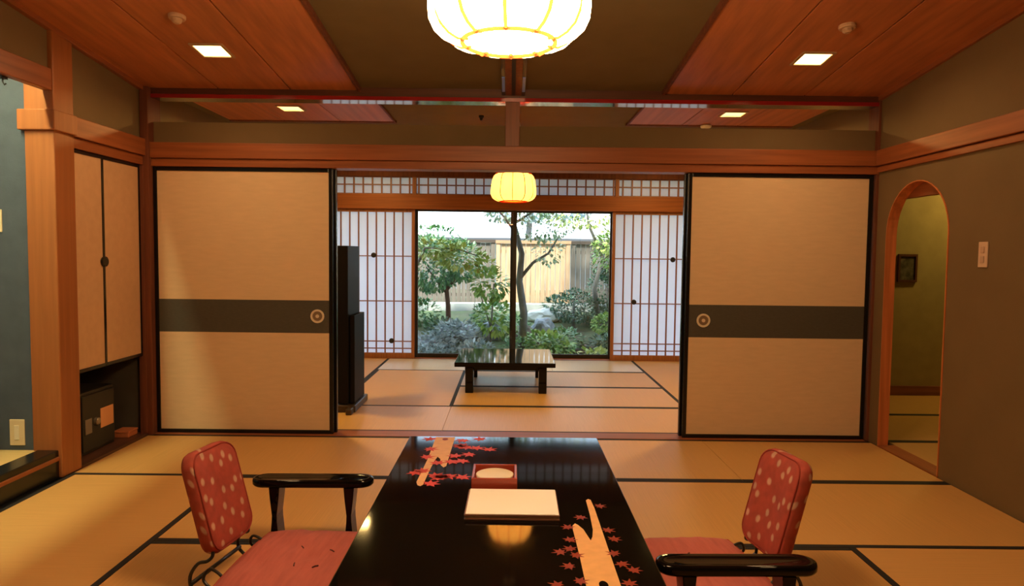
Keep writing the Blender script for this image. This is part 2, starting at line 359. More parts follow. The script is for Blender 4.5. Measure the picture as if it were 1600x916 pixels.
# ---- garden-side room shell
struct(box('wall_garden_room', plaster, -2.6, -2.5, 4.74, YW + .1, -.05, 2.5), 'plaster side wall of the garden room')
struct(box('wall_garden_room', plaster, 2.5, 2.535, 4.74, YW + .1, -.05, 2.5), 'plaster side wall of the garden room')
c2 = struct(box('ceiling', plaster_c, -2.6, 2.56, 4.72, YW + .1, H2 + .012, H2 + .1), 'flat ceiling of the garden room')
for s in (-1, 1):
    for a, b in zip([1.0, 1.455, 1.93], [1.455, 1.93, 2.40]):
        x0, x1 = sorted((s * (a + .003), s * (b - .003)))
        box('plank', plank_m, x0, x1, 4.76, 5.96, H2, H2 + .03, c2, .002)
    x0, x1 = sorted((s * .98, s * 2.40))
    box('edge_moulding', wood_dark, x0, x1, 5.96, 6.0, H2 - .008, H2 + .02, c2)
    x0, x1 = sorted((s * .985, s * 1.0))
    box('edge_moulding', wood_dark, x0, x1, 4.76, 5.96, H2 - .006, H2 + .02, c2)

# ---- window wall
struct(box('trim_24', wood_x, -2.5, 2.5, 8.03, 8.20, 1.742, 1.912, None, .004), 'cedar head beam above the paper screens')
struct(box('trim_25', wood_dark, -2.5, 2.5, 8.03, 8.20, 2.115, 2.36, None, .003), 'dark beam above the lattice transom')
struct(box('trim_26', wood_x, -2.5, 2.5, 8.03, 8.34, -.06, .003, None, .002), 'wooden sill below the garden window')
slat_m = wood('slat_wood', (.30, .13, .065), 'z')
frame_m = wood('screen_frame_wood', (.34, .13, .055), 'z')
win_black = surf('window_frame_black', (.018, .013, .011), .4)
trl = struct(empty('window_3', (0, 8.06, 1.912)), 'low lattice transom of pale paper squares')
box('paper_pane', shoji_p, -2.5, 2.5, .030, .033, .0, .205, trl)
for xx in (-1.113, 1.235): box('transom_post', frame_m, xx - .022, xx + .022, -.015, .04, 0, .205, trl)
k = -2.46
while k < 2.5:
    if min(abs(k + 1.113), abs(k - 1.235)) > .03: box('slat', slat_m, k - .008, k + .008, .0, .026, 0, .205, trl)
    k += .1075
box('cross_slat', slat_m, -2.5, 2.5, .006, .022, .103, .117, trl); box('cross_slat', slat_m, -2.5, 2.5, .006, .022, .0, .012, trl); box('cross_slat', slat_m, -2.5, 2.5, .006, .022, .193, .205, trl)
def shoji(nm, x0, x1, pulls, label):
    e = struct(empty(nm, (x0, 8.06, 0)), label); W = x1 - x0; H = 1.742
    for a in (0, W - .036): box('frame_stile', frame_m, a, a + .036, 0, .032, .003, H, e, .002)
    box('frame_rail', frame_m, .036, W - .036, 0, .032, .003, .062, e, .002); box('frame_rail', frame_m, .036, W - .036, 0, .032, H - .035, H, e, .002)
    box('paper_pane', shoji_p, .036, W - .036, .0255, .0275, .062, H - .035, e)
    nn = round((W - .07) / .107)
    for i in range(1, nn):
        xx = .036 + (W - .072) * i / nn; box('slat', slat_m, xx - .0075, xx + .0075, .005, .025, .062, H - .035, e)
    for z in (1.196, .671, .198, .115): box('cross_slat', slat_m, .036, W - .036, .003, .020, z - .006, z + .006, e)
    for px, pz in pulls:
        MB().lathe([(.030, .0), (.030, -.008), (.022, -.012)], 16, (px - x0, .004, pz), 'y').build('pull', dark_pl, e)
shoji('window_4', -2.21, -1.108, [(-1.585, 1.205), (-1.375, .205)], 'paper screen with slim slats behind the folded black mirror')
shoji('window_5', 1.190, 2.29, [(1.900, 1.19), (1.455, .69)], 'paper screen with slim slats on the arch side of the window')
def glassdoor(nm, x0, x1, y, label):
    e = struct(empty(nm, (x0, y, 0)), label); W = x1 - x0
    for a in (0, W - .045): box('frame_stile', win_black, a, a + .045, 0, .035, .003, 1.742, e, .003)
    box('frame_rail', win_black, .045, W - .045, 0, .035, .003, .050, e, .003); box('frame_rail', win_black, .045, W - .045, 0, .035, 1.722, 1.742, e, .003)
    box('pane', glass_m, .045, W - .045, .016, .020, .050, 1.722, e)
glassdoor('window_1', -1.125, .078, 8.13, 'black framed glass door beside the screen with the mirror')
glassdoor('window_2', .006, 1.225, 8.17, 'black framed glass door on the arch side')
mb = MB(); mb.box(-3.2, -2.2, 8.1, 8.2, -.3, 2.5); mb.box(2.28, 3.2, 8.1, 8.2, -.3, 2.5)
struct(mb.build('wall_outer', plaster), 'outer wall beside the garden window')
# the house roof and an added, unseen overhang that keeps sky light out
struct(MB().box(-4.6, 5.6, YB - .6, 8.4, 3.05, 3.15).build('roof', wood_dark), 'roof over the rooms')
struct(MB().hexa([(-4.6, 8.1, 2.55), (5.6, 8.1, 2.55), (5.6, 9.7, 2.08), (-4.6, 9.7, 2.08), (-4.6, 8.1, 2.65), (5.6, 8.1, 2.65), (5.6, 9.7, 2.16), (-4.6, 9.7, 2.16)]).build('shade_overhang', wood_dark), 'unseen wooden overhang added to shade the garden window')
mb = MB(); mb.box(-4.6, -3.4, YB, 8.2, -.3, 3.05)
mb = MB(); mb.box(-4.6, 5.6, 8.1, 8.2, 2.36, 3.06); mb.box(-4.62, -4.55, YB, 8.2, -.3, 3.06); mb.box(5.55, 5.62, YB, 8.2, -.3, 3.06); mb.box(4.7, 5.6, 8.1, 8.2, -.3, 2.4)
struct(mb.build('wall_house', plaster), 'outer shell of the house')

# ================================================================== lamps
def pendant(label, x, y, zb, Rr, H, strength, ztop, shade_col, bulb=False):
    e = tag(empty('pendant_lamp', (x, y, zb)), label, 'lamp', 'paper pendant lamps')
    lobe = lambda th: 1 - .105 * abs(cos(5 * (th - R(-93)))) ** 3
    prof = [(.56, .005), (.70, .0), (.82, .045), (.925, .12), (.985, .22), (1, .33), (.99, .46), (.965, .62), (.93, .78), (.87, .91), (.76, 1.0)]
    sm = paper('lamp_paper_thin', (.95, .62, .20), .8) if bulb else emit('lamp_paper', shade_col, strength)
    if bulb: MB().lathe([(.002, .06), (.03, .07), (.045, .10), (.045, .12), (.03, .15), (.012, .18)], 20).build('bulb', emit('bulb_glow', shade_col, strength), e, smooth=True)
    MB().lathe([(r * Rr, h * H) for r, h in prof], 120, rfun=lobe, cap=False).build('shade', sm, e, smooth=True)
    MB().lathe([(.0001, .004 * H), (.555 * Rr, .004 * H), (.555 * Rr, .012 * H), (.0001, .012 * H)], 48, cap=False).build('diffuser', sm, e)
    ribm = paper('lamp_rib', (.62, .075, .022), .7)
    for k in range(10):
        th = R(-93 + 36 * k); q = lobe(th) + .008
        MB().tube([(r * q * Rr * cos(th), r * q * Rr * sin(th), h * H) for r, h in prof], .0036 + .0022 * (Rr > .2), 6).build('rib', ribm, e, smooth=True)
    for r, h, t in ((.57, -.004, .0068), (.76, 1.0, .006)):
        MB().tube([(r * Rr * cos(2 * pi * i / 48), r * Rr * sin(2 * pi * i / 48), h * H) for i in range(48)], t, 6, True).build('ring', ribm, e, smooth=True)
    MB().lathe([(.75 * Rr, H * .99), (.75 * Rr, H)], 40).build('top_plate', ribm, e)
    MB().tube([(0, 0, H), (0, 0, ztop - zb)], .006, 8).build('cord', dark_pl, e)
    MB().lathe([(.055, ztop - zb - .03), (.05, ztop - zb)], 24).build('ceiling_cap', white_pl, e, smooth=False)
pendant('large glowing paper pendant lamp hanging over the black table', -.010, 2.0, 1.836, .232, .30, L_PENDANT, HC(2.0) - .0, (1, .62, .285))
pendant('small glowing paper pendant lamp before the garden window', .025, 6.0, 1.690, .197, .236, L_PENDANT2, H2 + .012, (1, .60, .25), True)

def downlight(x, y, z, strength, label, slope=0, glow=7):
    e = tag(empty('downlight', (x, y, z)), label, 'light', 'square ceiling downlights'); e.rotation_euler = (math.atan(-slope), 0, 0)
    fm = surf('downlight_frame', (.45, .30, .16), .5)
    for a in ((-.094, .094, -.094, -.078), (-.094, .094, .078, .094), (-.094, -.078, -.078, .078), (.078, .094, -.078, .078)):
        box('frame', fm, *a, -.008, .004, e)
    box('lens', emit('downlight_lens', (1, .62, .26), glow), -.078, .078, -.078, .078, -.003, .002, e)
    ld = bpy.data.lights.new('downlight_bulb', 'AREA'); ld.shape = 'SQUARE'; ld.size = .15; ld.energy = strength; ld.color = LAMP if slope else (1, .64, .20); ld.spread = R(166)
    lo = bpy.data.objects.new('downlight_bulb', ld); COL.objects.link(lo); lo.parent = e; lo.location = (0, 0, -.006)
for (x, y, lab) in ((-1.695, 3.985, 'square downlight in the boards above the cupboard side, before the red rail'), (1.71, 3.995, 'square downlight in the boards on the arch side, before the red rail'),
                    (-1.695, 1.7, 'unseen square downlight added above the alcove side, nearest row'), (1.71, 1.7, 'unseen square downlight added above the arch wall, nearest row')):  # nearest row is out of view, added to light the foreground
    downlight(x, y, HC(y) - .001, W_DOWN, lab, .11)
for (x, y, lab) in ((-1.71, 5.44, 'square downlight beyond the red rail on the cupboard side'), (1.73, 5.46, 'square downlight beyond the red rail on the arch side'),
                    (-1.565, 7.32, 'square downlight close to the garden window on the cupboard side'), (1.60, 7.32, 'square downlight close to the garden window on the arch side')):
    downlight(x, y, H2 - .001, W_DOWN2 if y < 6 else W_DOWN2 * .42, lab, 0, 2.2)
# tube lamp behind the alcove lintel
e = tag(empty('tube_light', (-2.535, 2.72, 2.36)), 'fluorescent tube light hidden behind the alcove lintel', 'light')
box('housing', white_pl, -.015, .03, -.74, .74, .02, .05, e)
MB().tube([(0, -.70, 0), (0, .70, 0)], .016, 12).build('tube', emit('tube_glow', TUBE, L_TUBE), e, smooth=True)
# lamp in the passage
e = tag(empty('ceiling_lamp', (4.15, 5.65, 2.3)), 'round ceiling lamp of the side passage', 'lamp')
MB().lathe([(.13, 0), (.13, -.03)], 24).build('base', white_pl, e)
MB().lathe([(.12, -.03), (.11, -.06), (.07, -.08), (.001, -.085)], 24, cap=False).build('cover', emit('passage_glow', (1, .66, .17), L_NOOK), e, smooth=True)

# ================================================================== ceiling fittings
def detector(x, y, z, label, r=.055, m=white_pl, slope=0):
    e = tag(empty('smoke_detector', (x, y, z)), label, 'detector', 'ceiling detectors'); e.rotation_euler = (math.atan(-slope), 0, 0)
    MB().lathe([(r, 0), (r, -.012), (r * .9, -.018)], 24).build('base', m, e)
    MB().lathe([(r * .6, -.018), (r * .55, -.032), (r * .3, -.04)], 20).build('dome', m, e)
det_m = surf('detector_beige', (.55, .36, .22), .5)
detector(-1.69, 3.56, HC(3.56), 'small round ceiling detector beside the downlight above the cupboard', .042, det_m, .11)
detector(1.70, 3.575, HC(3.575), 'small round ceiling detector beside the downlight on the arch side', .042, det_m, .11)
detector(1.651, 5.93, H2 - .008, 'pale round detector at the edge of the far ceiling boards', .045, white_pl)
detector(-.246, 5.72, H2 + .012, 'tiny dark fitting on the far plaster ceiling', .022, dark_pl)

# ================================================================== cupboard in the recess
e = tag(empty('wall_cupboard', (-2.43, 3.855, .535)), 'wall cupboard with two narrow paper doors beside the pillar', 'cupboard')
box('body', niche_m, -.53, -.012, .006, .70, .0, 1.25, e)
def cdoor(y0, y1, x, px):
    d = empty('door'); d.parent = e; H = 1.255
    for a, b in ((y0, y0 + .018), (y1 - .018, y1)): box('stile', black_lac, x - .012, x + .006, a, b, 0, H, d, .002)
    for a, b in ((0, .020), (H - .020, H)): box('rail', black_lac, x - .012, x + .006, y0 + .018, y1 - .018, a, b, d, .002)
    box('paper_panel', cup_p, x - .010, x + .002, y0 + .018, y1 - .018, .02, H - .02, d)
    MB().lathe([(.030, 0), (.030, .006), (.022, .010)], 20, (x + .004, px, .628), 'x').build('pull', black_lac, d)
cdoor(.0, .292, .004, .278); cdoor(.284, .705, .0, .300)

# ---- things in the recess
e = tag(empty('safe', (-2.51, 4.005, .012)), 'small dark safe with an orange card on its front in the recess', 'safe')
safe_m = surf('safe_paint', (.030, .028, .023), .5, .08); 
box('body', safe_m, -.30, 0, 0, .355, 0, .375, e, .006)
box('door', safe_m, 0, .012, .015, .340, .02, .355, e, .004)
box('card', surf('orange_card', (.75, .36, .16), .6), .012, .014, .19, .325, .13, .25, e)
box('keypad', surf('keypad_grey', (.22, .18, .14), .5), .012, .018, .03, .095, .125, .215, e, .002)
MB().lathe([(.024, .012), (.022, .03), (.016, .034)], 18, (0, .14, .185), 'x').build('knob', surf('knob_metal', (.4, .35, .28), .3, metal=.8), e)
e = tag(empty('small_box', (-2.52, 4.505, .012)), 'small orange red box on the dark board beside the safe', 'box')
rb = surf('orange_red_box', (.62, .20, .08), .5); box('body', rb, -.05, .05, -.055, .055, 0, .030, e, .004); box('lid', rb, -.053, .053, -.058, .058, .030, .042, e, .004)

# ---- fittings on walls
e = tag(empty('light_switch', (XR, 3.555, 1.260)), 'pale switch plate on the olive wall beyond the arch', 'switch')
box('plate', plate_m, -.008, 0, -.034, .034, -.066, .066, e, .003)
for z in (-.032, .018): box('rocker', surf('rocker', (.52, .36, .27), .5), -.012, -.008, -.014, .014, z - .010, z + .024, e, .002)
e = tag(empty('wall_outlet', (-2.651, 3.70, .243)), 'cream wall outlet low on the blue alcove wall', 'outlet')
box('plate', plate_w, -.040, .040, -.008, 0, -.071, .071, e, .003); box('socket', surf('outlet_insert', (.80, .74, .58), .5), -.013, .013, -.012, -.008, -.04, .04, e, .002)
e = tag(empty('wall_plate', (-2.745, 3.70, 1.382)), 'cream plate high on the blue alcove wall', 'wall plate')
box('plate', plate_w, -.045, .045, -.008, 0, -.060, .060, e, .003); box('switch_key', white_pl, -.02, .02, -.012, -.008, -.03, .03, e, .002)
e = tag(empty('hanging_hook', (-2.46, 3.40, 2.066)), 'small black hook under the alcove lintel', 'hook')
box('plate', dark_pl, -.012, .012, -.02, .02, -.012, 0, e); MB().tube([(0, 0, -.01), (0, 0, -.03), (.008, 0, -.04), (.016, 0, -.034)], .004, 6).build('hook', dark_pl, e)
e = tag(empty('vase', (-2.765, 3.50, .145)), 'dark red brown vessel standing on the alcove mat', 'vase')
MB().lathe([(.06, 0), (.085, .03), (.10, .12), (.09, .22), (.05, .29), (.045, .32), (.055, .34)], 28).build('body', surf('vase_glaze', (.16, .045, .025), .3), e, smooth=True)
MB().lathe([(.055, .34), (.06, .345), (.05, .35), (.045, .34)], 28, cap=False).build('rim', surf('vase_rim', (.10, .03, .02), .3), e, smooth=True)
e = tag(empty('picture', (3.565, 6.2, 1.150)), 'small dark framed picture on the passage wall', 'picture')
fm = wood('picture_frame', (.09, .03, .018), 'z')
for a in ((-.085, .085, -.125, -.105), (-.085, .085, .105, .125), (-.085, -.068, -.105, .105), (.068, .085, -.105, .105)): box('frame', fm, a[0], a[1], -.022, 0, a[2], a[3], e)
box('print', surf('dark_print', (.012, .012, .012), .5, 0, (18, 18, 18), col2=(.16, .14, .09)), -.068, .068, -.010, -.002, -.105, .105, e)

# ================================================================== the black table
T = .33; TX0, TX1, TY0, TY1 = -.485, .442, 1.55, 3.38
e = tag(empty('low_table', (0, 0, 0)), 'long black lacquer low table with red leaves and gold ribbons painted on', 'table')
box('table_top', table_lac, TX0, TX1, TY0, TY1, T - .035, T, e, .004, seg=3)
mb = MB()
for a in ((TX0 + .06, TX1 - .06, TY0 + .06, TY0 + .08), (TX0 + .06, TX1 - .06, TY1 - .08, TY1 - .06), (TX0 + .06, TX0 + .08, TY0 + .08, TY1 - .08), (TX1 - .08, TX1 - .06, TY0 + .08, TY1 - .08)): mb.box(*a, T - .09, T - .035)
mb.build('apron', table_lac, e)
for x in (TX0 + .09, TX1 - .09):
    for y in (TY0 + .09, TY1 - .09): MB().prism([(x - .035, y - .035), (x + .035, y - .035), (x + .035, y + .035), (x - .035, y + .035)], 'z', 0, T - .035).build('leg', table_lac, e, .006)
gold = surf('gold_ribbon_paint', (0.740, 0.430, 0.184), .5, .06, (30, 30, 30), spec=.12)
rn = [(0.291,2.505),(0.300,2.519),(0.309,2.510),(0.313,2.429),(0.314,2.096),(0.315,1.846),(.317,1.72),(.24,1.70),(0.219,1.844),(0.220,2.043),(0.218,2.233),(0.220,2.266),(0.230,2.285),(0.239,2.271),(0.253,2.234),(0.262,2.176),(0.267,2.146),(0.276,2.177),(0.284,2.235),(0.289,2.360)]
rf = [(-0.354,3.365),(-0.352,2.988),(-0.360,2.690),(-0.351,2.654),(-0.339,2.644),(-0.330,2.659),(-0.325,2.838),(-0.319,2.976),(-0.312,3.035),(-0.297,3.003),(-0.286,2.913),(-0.271,2.881),(-0.261,2.901),(-0.261,3.072),(-0.260,3.365)]
MB().prism(rn, 'z', T - .001, T + .0005).build('ribbon_inlay', gold, e); MB().prism(rf, 'z', T - .001, T + .0005).build('ribbon_inlay', gold, e)
dotm = table_lac
MB().prism([(.268 + .013 * cos(2 * pi * i / 16), 1.850 + .024 * sin(2 * pi * i / 16)) for i in range(16)], 'z', T, T + .0009).build('ribbon_dot', dotm, e)
red1 = surf('painted_leaf_red', (.60, .055, .025), .5, spec=.12); red2 = surf('painted_leaf_rust', (.26, .035, .012), .5, spec=.15)
MB().prism([(-.305 + .014 * cos(2 * pi * i / 16), 3.325 + .02 * sin(2 * pi * i / 16)) for i in range(16)], 'z', T, T + .0009).build('ribbon_dot', red2, e)
def maple(x, y, s, rot, m):
    pts = []
    L = [(-150, .55), (-118, .36), (-95, .85), (-65, .45), (-45, .98), (-20, .50), (0, 1.1), (20, .50), (45, .98), (65, .45), (95, .85), (118, .36), (150, .55), (180, .22)]
    for a, r in L: pts.append((x + s * r * cos(R(a + rot)), y + s * r * sin(R(a + rot))))
    MB().prism(pts, 'z', T - .001, T + .0007).build('leaf_inlay', m, e)
near = [(0.205,2.248),(0.199,2.147),(0.257,2.343),(0.331,2.447),(0.167,2.060),(0.198,2.080),(0.207,2.036),(0.186,1.964),(0.202,1.871),(0.143,1.847),(0.330,2.228),(0.340,2.157),(0.330,2.051),(0.338,1.985),(0.365,1.939),(0.340,1.858),(.16,1.77),(.37,1.76),(.19,1.70)]
for x, y in near: maple(x, y, .030, random.uniform(0, 360), red2)
far = [(-0.375,3.324),(-0.364,3.155),(-0.365,3.028),(-0.384,2.813),(-0.352,2.826),(-0.297,2.769),(-0.307,2.670),(-0.275,2.736),(-0.239,2.771),(-0.186,2.750),(-0.240,2.966),(-0.195,2.980),(-0.231,3.046),(-0.169,3.076),(-0.235,3.204),(-0.150,3.177),(-0.088,3.151),(-0.217,3.314),(-0.131,3.334),(-0.300,2.938),(-.185,3.19),(-.21,3.22),(-.262,2.755)]
for x, y in far: maple(x, y, .047, random.uniform(0, 360), red1)
# red box with a white cloth
e = tag(empty('lacquer_box', (-.050, 2.685, T)), 'open red lacquer box holding a white round dish on the table', 'box')
rl = surf('red_box_lacquer', (.36, .055, .028), .25, spec=.5)
box('bottom', rl, -.086, .086, -.09, .09, 0, .008, e)
for a in ((-.088, .088, -.092, -.082), (-.088, .088, .082, .092), (-.088, -.078, -.082, .082), (.078, .088, -.082, .082)): box('side', rl, *a, 0, .050, e, .003)
e = tag(empty('round_dish', (-.050, 2.685, T + .008)), 'white round dish lying inside the red box', 'dish')
MB().lathe([(.055, 0), (.070, .015), (.0745, .030), (.070, .032), (.05, .031), (.0001, .031)], 36, cap=False).build('body', surf('white_dish', (.82, .74, .60), .5), e, smooth=True)
box('mark', surf('dish_mark', (.12, .10, .08), .6), -.010, .012, -.066, -.058, .0305, .0325, e)
# folder with white sheet
e = tag(empty('document_folder', (.018, 2.435, T), R(-.6)), 'white sheet of paper lying on a brown folder on the table', 'folder')
box('cover', surf('folder_brown', (.20, .09, .05), .5), -.163, .163, -.128, .128, 0, .004, e)
box('page_block', surf('folder_pages', (.62, .50, .40), .7), -.160, .160, -.124, .125, .004, .013, e)
box('cover', surf('folder_brown', (.20, .09, .05), .5), -.163, .163, -.127, .128, .013, .017, e)
box('top_sheet', surf('white_sheet', (.93, .93, .92), .7), -.158, .160, -.124, .128, .0175, .0195, e)

# ================================================================== floor chairs, cushions, arm rests
flor = floral('floral_red_fabric')
cush_m = surf('rose_cushion_cloth', (0.470, 0.125, 0.105), .85, .10, (60, 9, 9), .5, (70, 16, 16))
def zaisu(loc, rz, label):
    e = tag(empty('floor_chair', loc, rz), label, 'chair', 'legless floor chairs at the black table')
    tm = surf('chair_tube', (.012, .011, .010), .3, spec=.6)
    box('seat_board', surf('seat_board', (.03, .018, .012), .5), -.20, .24, -.195, .195, .034, .048, e, .006)
    for s in (-1, 1):
        y = .165 * s
        MB().curve([(.23, y, .022), (.0, y, .012), (-.22, y, .012), (-.275, y * .98, .03), (-.288, y * .94, .075), (-.262, y * .9, .12), (-.235, y * .80, .125), (-.222, y * .72, .145), (-.240, y * .62, .19), (-.275, y * .5, .28)], .0065, 8).build('frame_tube', tm, e, smooth=True)
        MB().curve([(-.20, y, .04), (-.235, y * .96, .07), (-.215, y * .9, .105), (-.165, y * .92, .08), (-.15, y, .045)], .0055, 8).build('hinge_loop', tm, e, smooth=True)
    MB().tube([(-.282, -.16, .05), (-.282, .16, .05)], .008, 8).build('cross_tube', tm, e, smooth=True)
    # padded back, slightly dished, rounded corners
    b = empty('backrest', (-.222, 0, .135)); b.parent = e; b.rotation_euler = (0, R(-15), 0)
    hw, h, th, rc = .137, .378, .058, .062
    loop = []
    for cy, cz, a0 in ((hw - rc, h - rc, 0), (-(hw - rc), h - rc, 90), (-(hw - rc), rc, 180), (hw - rc, rc, 270)):
        for k in range(7):
            a = R(a0 + 15 * k); loop.append((cy + rc * cos(a), cz + rc * sin(a)))
    mb = MB(); n = len(loop); rings = [(-th * .5, .90), (-th * .44, .965), (-th * .2, 1.0), (th * .2, 1.0), (th * .44, .965), (th * .56, .88), (th * .66, .6), (th * .60, .25)]
    for dx, sc in rings:
        for (yy, zz) in loop:
            Y_, Z_ = yy * sc, h / 2 + (zz - h / 2) * sc
            mb.v.append((dx - .018 * (1 - (Y_ / hw) ** 2) * 1.0, Y_, Z_))
    for r_ in range(len(rings) - 1):
        for j in range(n): mb.f.append((r_ * n + j, r_ * n + (j + 1) % n, (r_ + 1) * n + (j + 1) % n, (r_ + 1) * n + j))
    mb.f += [tuple(range(n)), tuple((len(rings) - 1) * n + j for j in range(n))]
    mb.build('pad', flor, b, smooth=True)
    mb = MB().tube([(th * .47 - .018 * (1 - (yy * .955 / hw) ** 2), yy * .955, h / 2 + (zz - h / 2) * .955) for yy, zz in loop], .0035, 6, True)
    mb.build('piping', surf('piping_red', (.30, .04, .03), .8), b, smooth=True)
    return e
def zabuton(loc, rz, label, seed):
    e = tag(empty('floor_cushion', loc, rz), label, 'cushion', 'rose floor cushions'); N = 30; S = .285
    mb = MB()
    for side in (1, -1):
        n0 = len(mb.v)
        for i in range(N + 1):
            for j in range(N + 1):
                u, v = 2 * i / N - 1, 2 * j / N - 1
                q = max(0, (1 - abs(u) ** 5) * (1 - abs(v) ** 5)) ** .5
                cr = 1 - .05 * (u * u * v * v)
                wv = .010 * mnoise.noise(Vector((u * 5 + seed, v * 2.2, 1.0))) + .004 * mnoise.noise(Vector((u * 11, v * 4 + seed, 3.0)))
                z = .036 + side * (.034 * q) + (wv * q if side > 0 else 0)
                z -= .010 * math.exp(-((u * u + v * v) / .01)) * (side > 0)
                mb.v.append((u * S * cr, v * S * cr, z))
        for i in range(N):
            for j in range(N): mb.f.append((n0 + i * (N + 1) + j, n0 + (i + 1) * (N + 1) + j, n0 + (i + 1) * (N + 1) + j + 1, n0 + i * (N + 1) + j + 1))
    mb.build('cover', cush_m, e, smooth=True)
    loop = [(-S, -S), (S, -S), (S, S), (-S, S)]; pts = []
    for k in range(4):
        a, b = loop[k], loop[(k + 1) % 4]
        for t in range(8):
            u, v = a[0] + (b[0] - a[0]) * t / 8, a[1] + (b[1] - a[1]) * t / 8; cr = 1 - .05 * (u * u * v * v) / S ** 4; pts.append((u * cr, v * cr, .036))
    MB().tube(pts, .004, 6, True).build('piping', surf('cushion_piping', (.42, .07, .05), .8), e, smooth=True)
    for k, (dx, dy) in enumerate(((.03, .02), (-.03, .03), (.02, -.04), (-.02, -.035))):
        th = random.uniform(0, pi); c_ = .072 
        MB().tube([(dx * 2 - .012 * cos(th), dy * 2.2 - .012 * sin(th), c_ - .002), (dx * 2, dy * 2.2, c_), (dx * 2 + .012 * cos(th), dy * 2.2 + .012 * sin(th), c_ - .002)], .0025, 5).build('tuft_stitch', surf('stitch_dark', (.10, .03, .03), .8), e)
def armrest(loc, rz, label):
    e = tag(empty('arm_rest', loc, rz), label, 'arm rest', 'black lacquer arm rests')
    L, wd = .25, .052
    def oval(sc): return [((L - wd) * sc * (1 if cos(a) > 0 else -1) + wd * sc * cos(a) if abs(cos(a)) > 1e-6 else 0, wd * sc * sin(a)) for a in [2 * pi * (i + .5) / 36 for i in range(36)]]
    mb = MB(); prof = [(.90, .268), (1.0, .276), (1.0, .288), (.96, .297), (.80, .300), (.5, .296)]
    for sc, z in prof: mb.v += [(p[0] * (1 - (1 - sc) * .25) / sc if sc else 0, p[1], z) for p in oval(sc)]
    for r_ in range(len(prof) - 1):
        for j in range(36): mb.f.append((r_ * 36 + j, r_ * 36 + (j + 1) % 36, (r_ + 1) * 36 + (j + 1) % 36, (r_ + 1) * 36 + j))
    mb.f += [tuple(range(36)), tuple((len(prof) - 1) * 36 + j for j in range(36))]
    mb.build('top', table_lac, e, smooth=True)
    for x in (-.15, .155):
        prof = [(.022, .268), (.018, .22), (.010, .15), (.011, .12), (.017, .06), (.021, .022)]
        MB().prism([(x + w_, z) for w_, z in prof] + [(x - w_, z) for w_, z in prof[::-1]], 'y', -.045, .045).build('leg', table_lac, e, .003)
        box('foot', table_lac, x - .022, x + .022, -.062, .062, 0, .022, e, .004)
    return e
zaisu((-.818, 2.515, 0), R(-9), 'floral red floor chair on the alcove side of the table')
zabuton((-.715, 2.49, .049), R(-3), 'rose cushion on the floor chair on the alcove side', 1.0)
armrest((-.808, 2.835, 0), R(1), 'black lacquer arm rest beyond the chair on the alcove side')
zaisu((.735, 2.49, 0), R(180 + 9), 'floral red floor chair on the arch side of the table')
zabuton((.648, 2.455, .049), R(180 + 4), 'rose cushion on the floor chair on the arch side', 4.0)
armrest((.71, 2.085, 0), R(181), 'black lacquer arm rest in front of the chair on the arch side')

# ================================================================== garden-side room furniture
e = tag(empty('low_table', (-.032, 6.52, 0)), 'small square black low table before the garden window', 'table')
box('table_top', table_lac, -.447, .447, -.47, .45, .235, .275, e, .005)
mb = MB()
for a in ((-.36, .36, -.36, -.34), (-.36, .36, .34, .36), (-.36, -.34, -.34, .34), (.34, .36, -.34, .34)): mb.box(*a, .19, .235)
mb.build('apron', table_lac, e)
for x in (-.315, .335):
    for y in (-.42, .36): box('leg', table_lac, x - .036, x + .036, y - .036, y + .036, 0, .235, e, .006)
# folded dressing mirror, edge on
e = tag(empty('folding_mirror', (-1.262, 5.40, 0)), 'tall folded black standing mirror behind the sliding door by the cupboard', 'mirror')
blk = surf('mirror_black', (.006, .005, .006), .55, spec=.15)
box('panel', blk, -.060, .022, -.10, .30, .06, 1.285, e, .004)
box('side_panel', blk, .026, .064, -.06, .30, .06, .745, e, .003)
box('mirror_glass', surf('mirror_glass', (.75, .78, .8), .03, metal=1), -.064, -.060, -.06, .26, .12, 1.24, e)
box('foot', surf('mirror_foot', (.05, .03, .02), .35), -.075, .085, -.13, .34, .0, .055, e, .008)
box('foot_front', surf('mirror_foot', (.05, .03, .02), .35), .03, .075, -.22, -.13, .0, .045, e, .006)

# ================================================================== garden
def gz(y): return -.28 if y < 9.0 else -.28 + (y - 9.0) * .19
mb = MB(); n0 = 0; NX, NY = 40, 30
for j in range(NY + 1):
    for i in range(NX + 1):
        x = -9 + 18 * i / NX; y = 8.2 + 8 * j / NY
        mb.v.append((x, y, gz(min(y, 12.6)) + .05 * mnoise.noise(Vector((x * .9, y * .9, 0)))))
for j in range(NY):
    for i in range(NX): a = j * (NX + 1) + i; mb.f.append((a, a + 1, a + NX + 2, a + NX + 1))
g = mb.build('ground', surf('garden_soil', (.14, .13, .085), .95, 0, (1.5, 1.5, 1.5), .4, (30, 30, 30), col2=(.16, .22, .09)), None, smooth=True); struct(g, 'mossy sloping garden ground')
struct(box('ground', surf('far_ground', (.3, .3, .28), .95), -40, 40, 8.15, 60, -1.2, -.6))
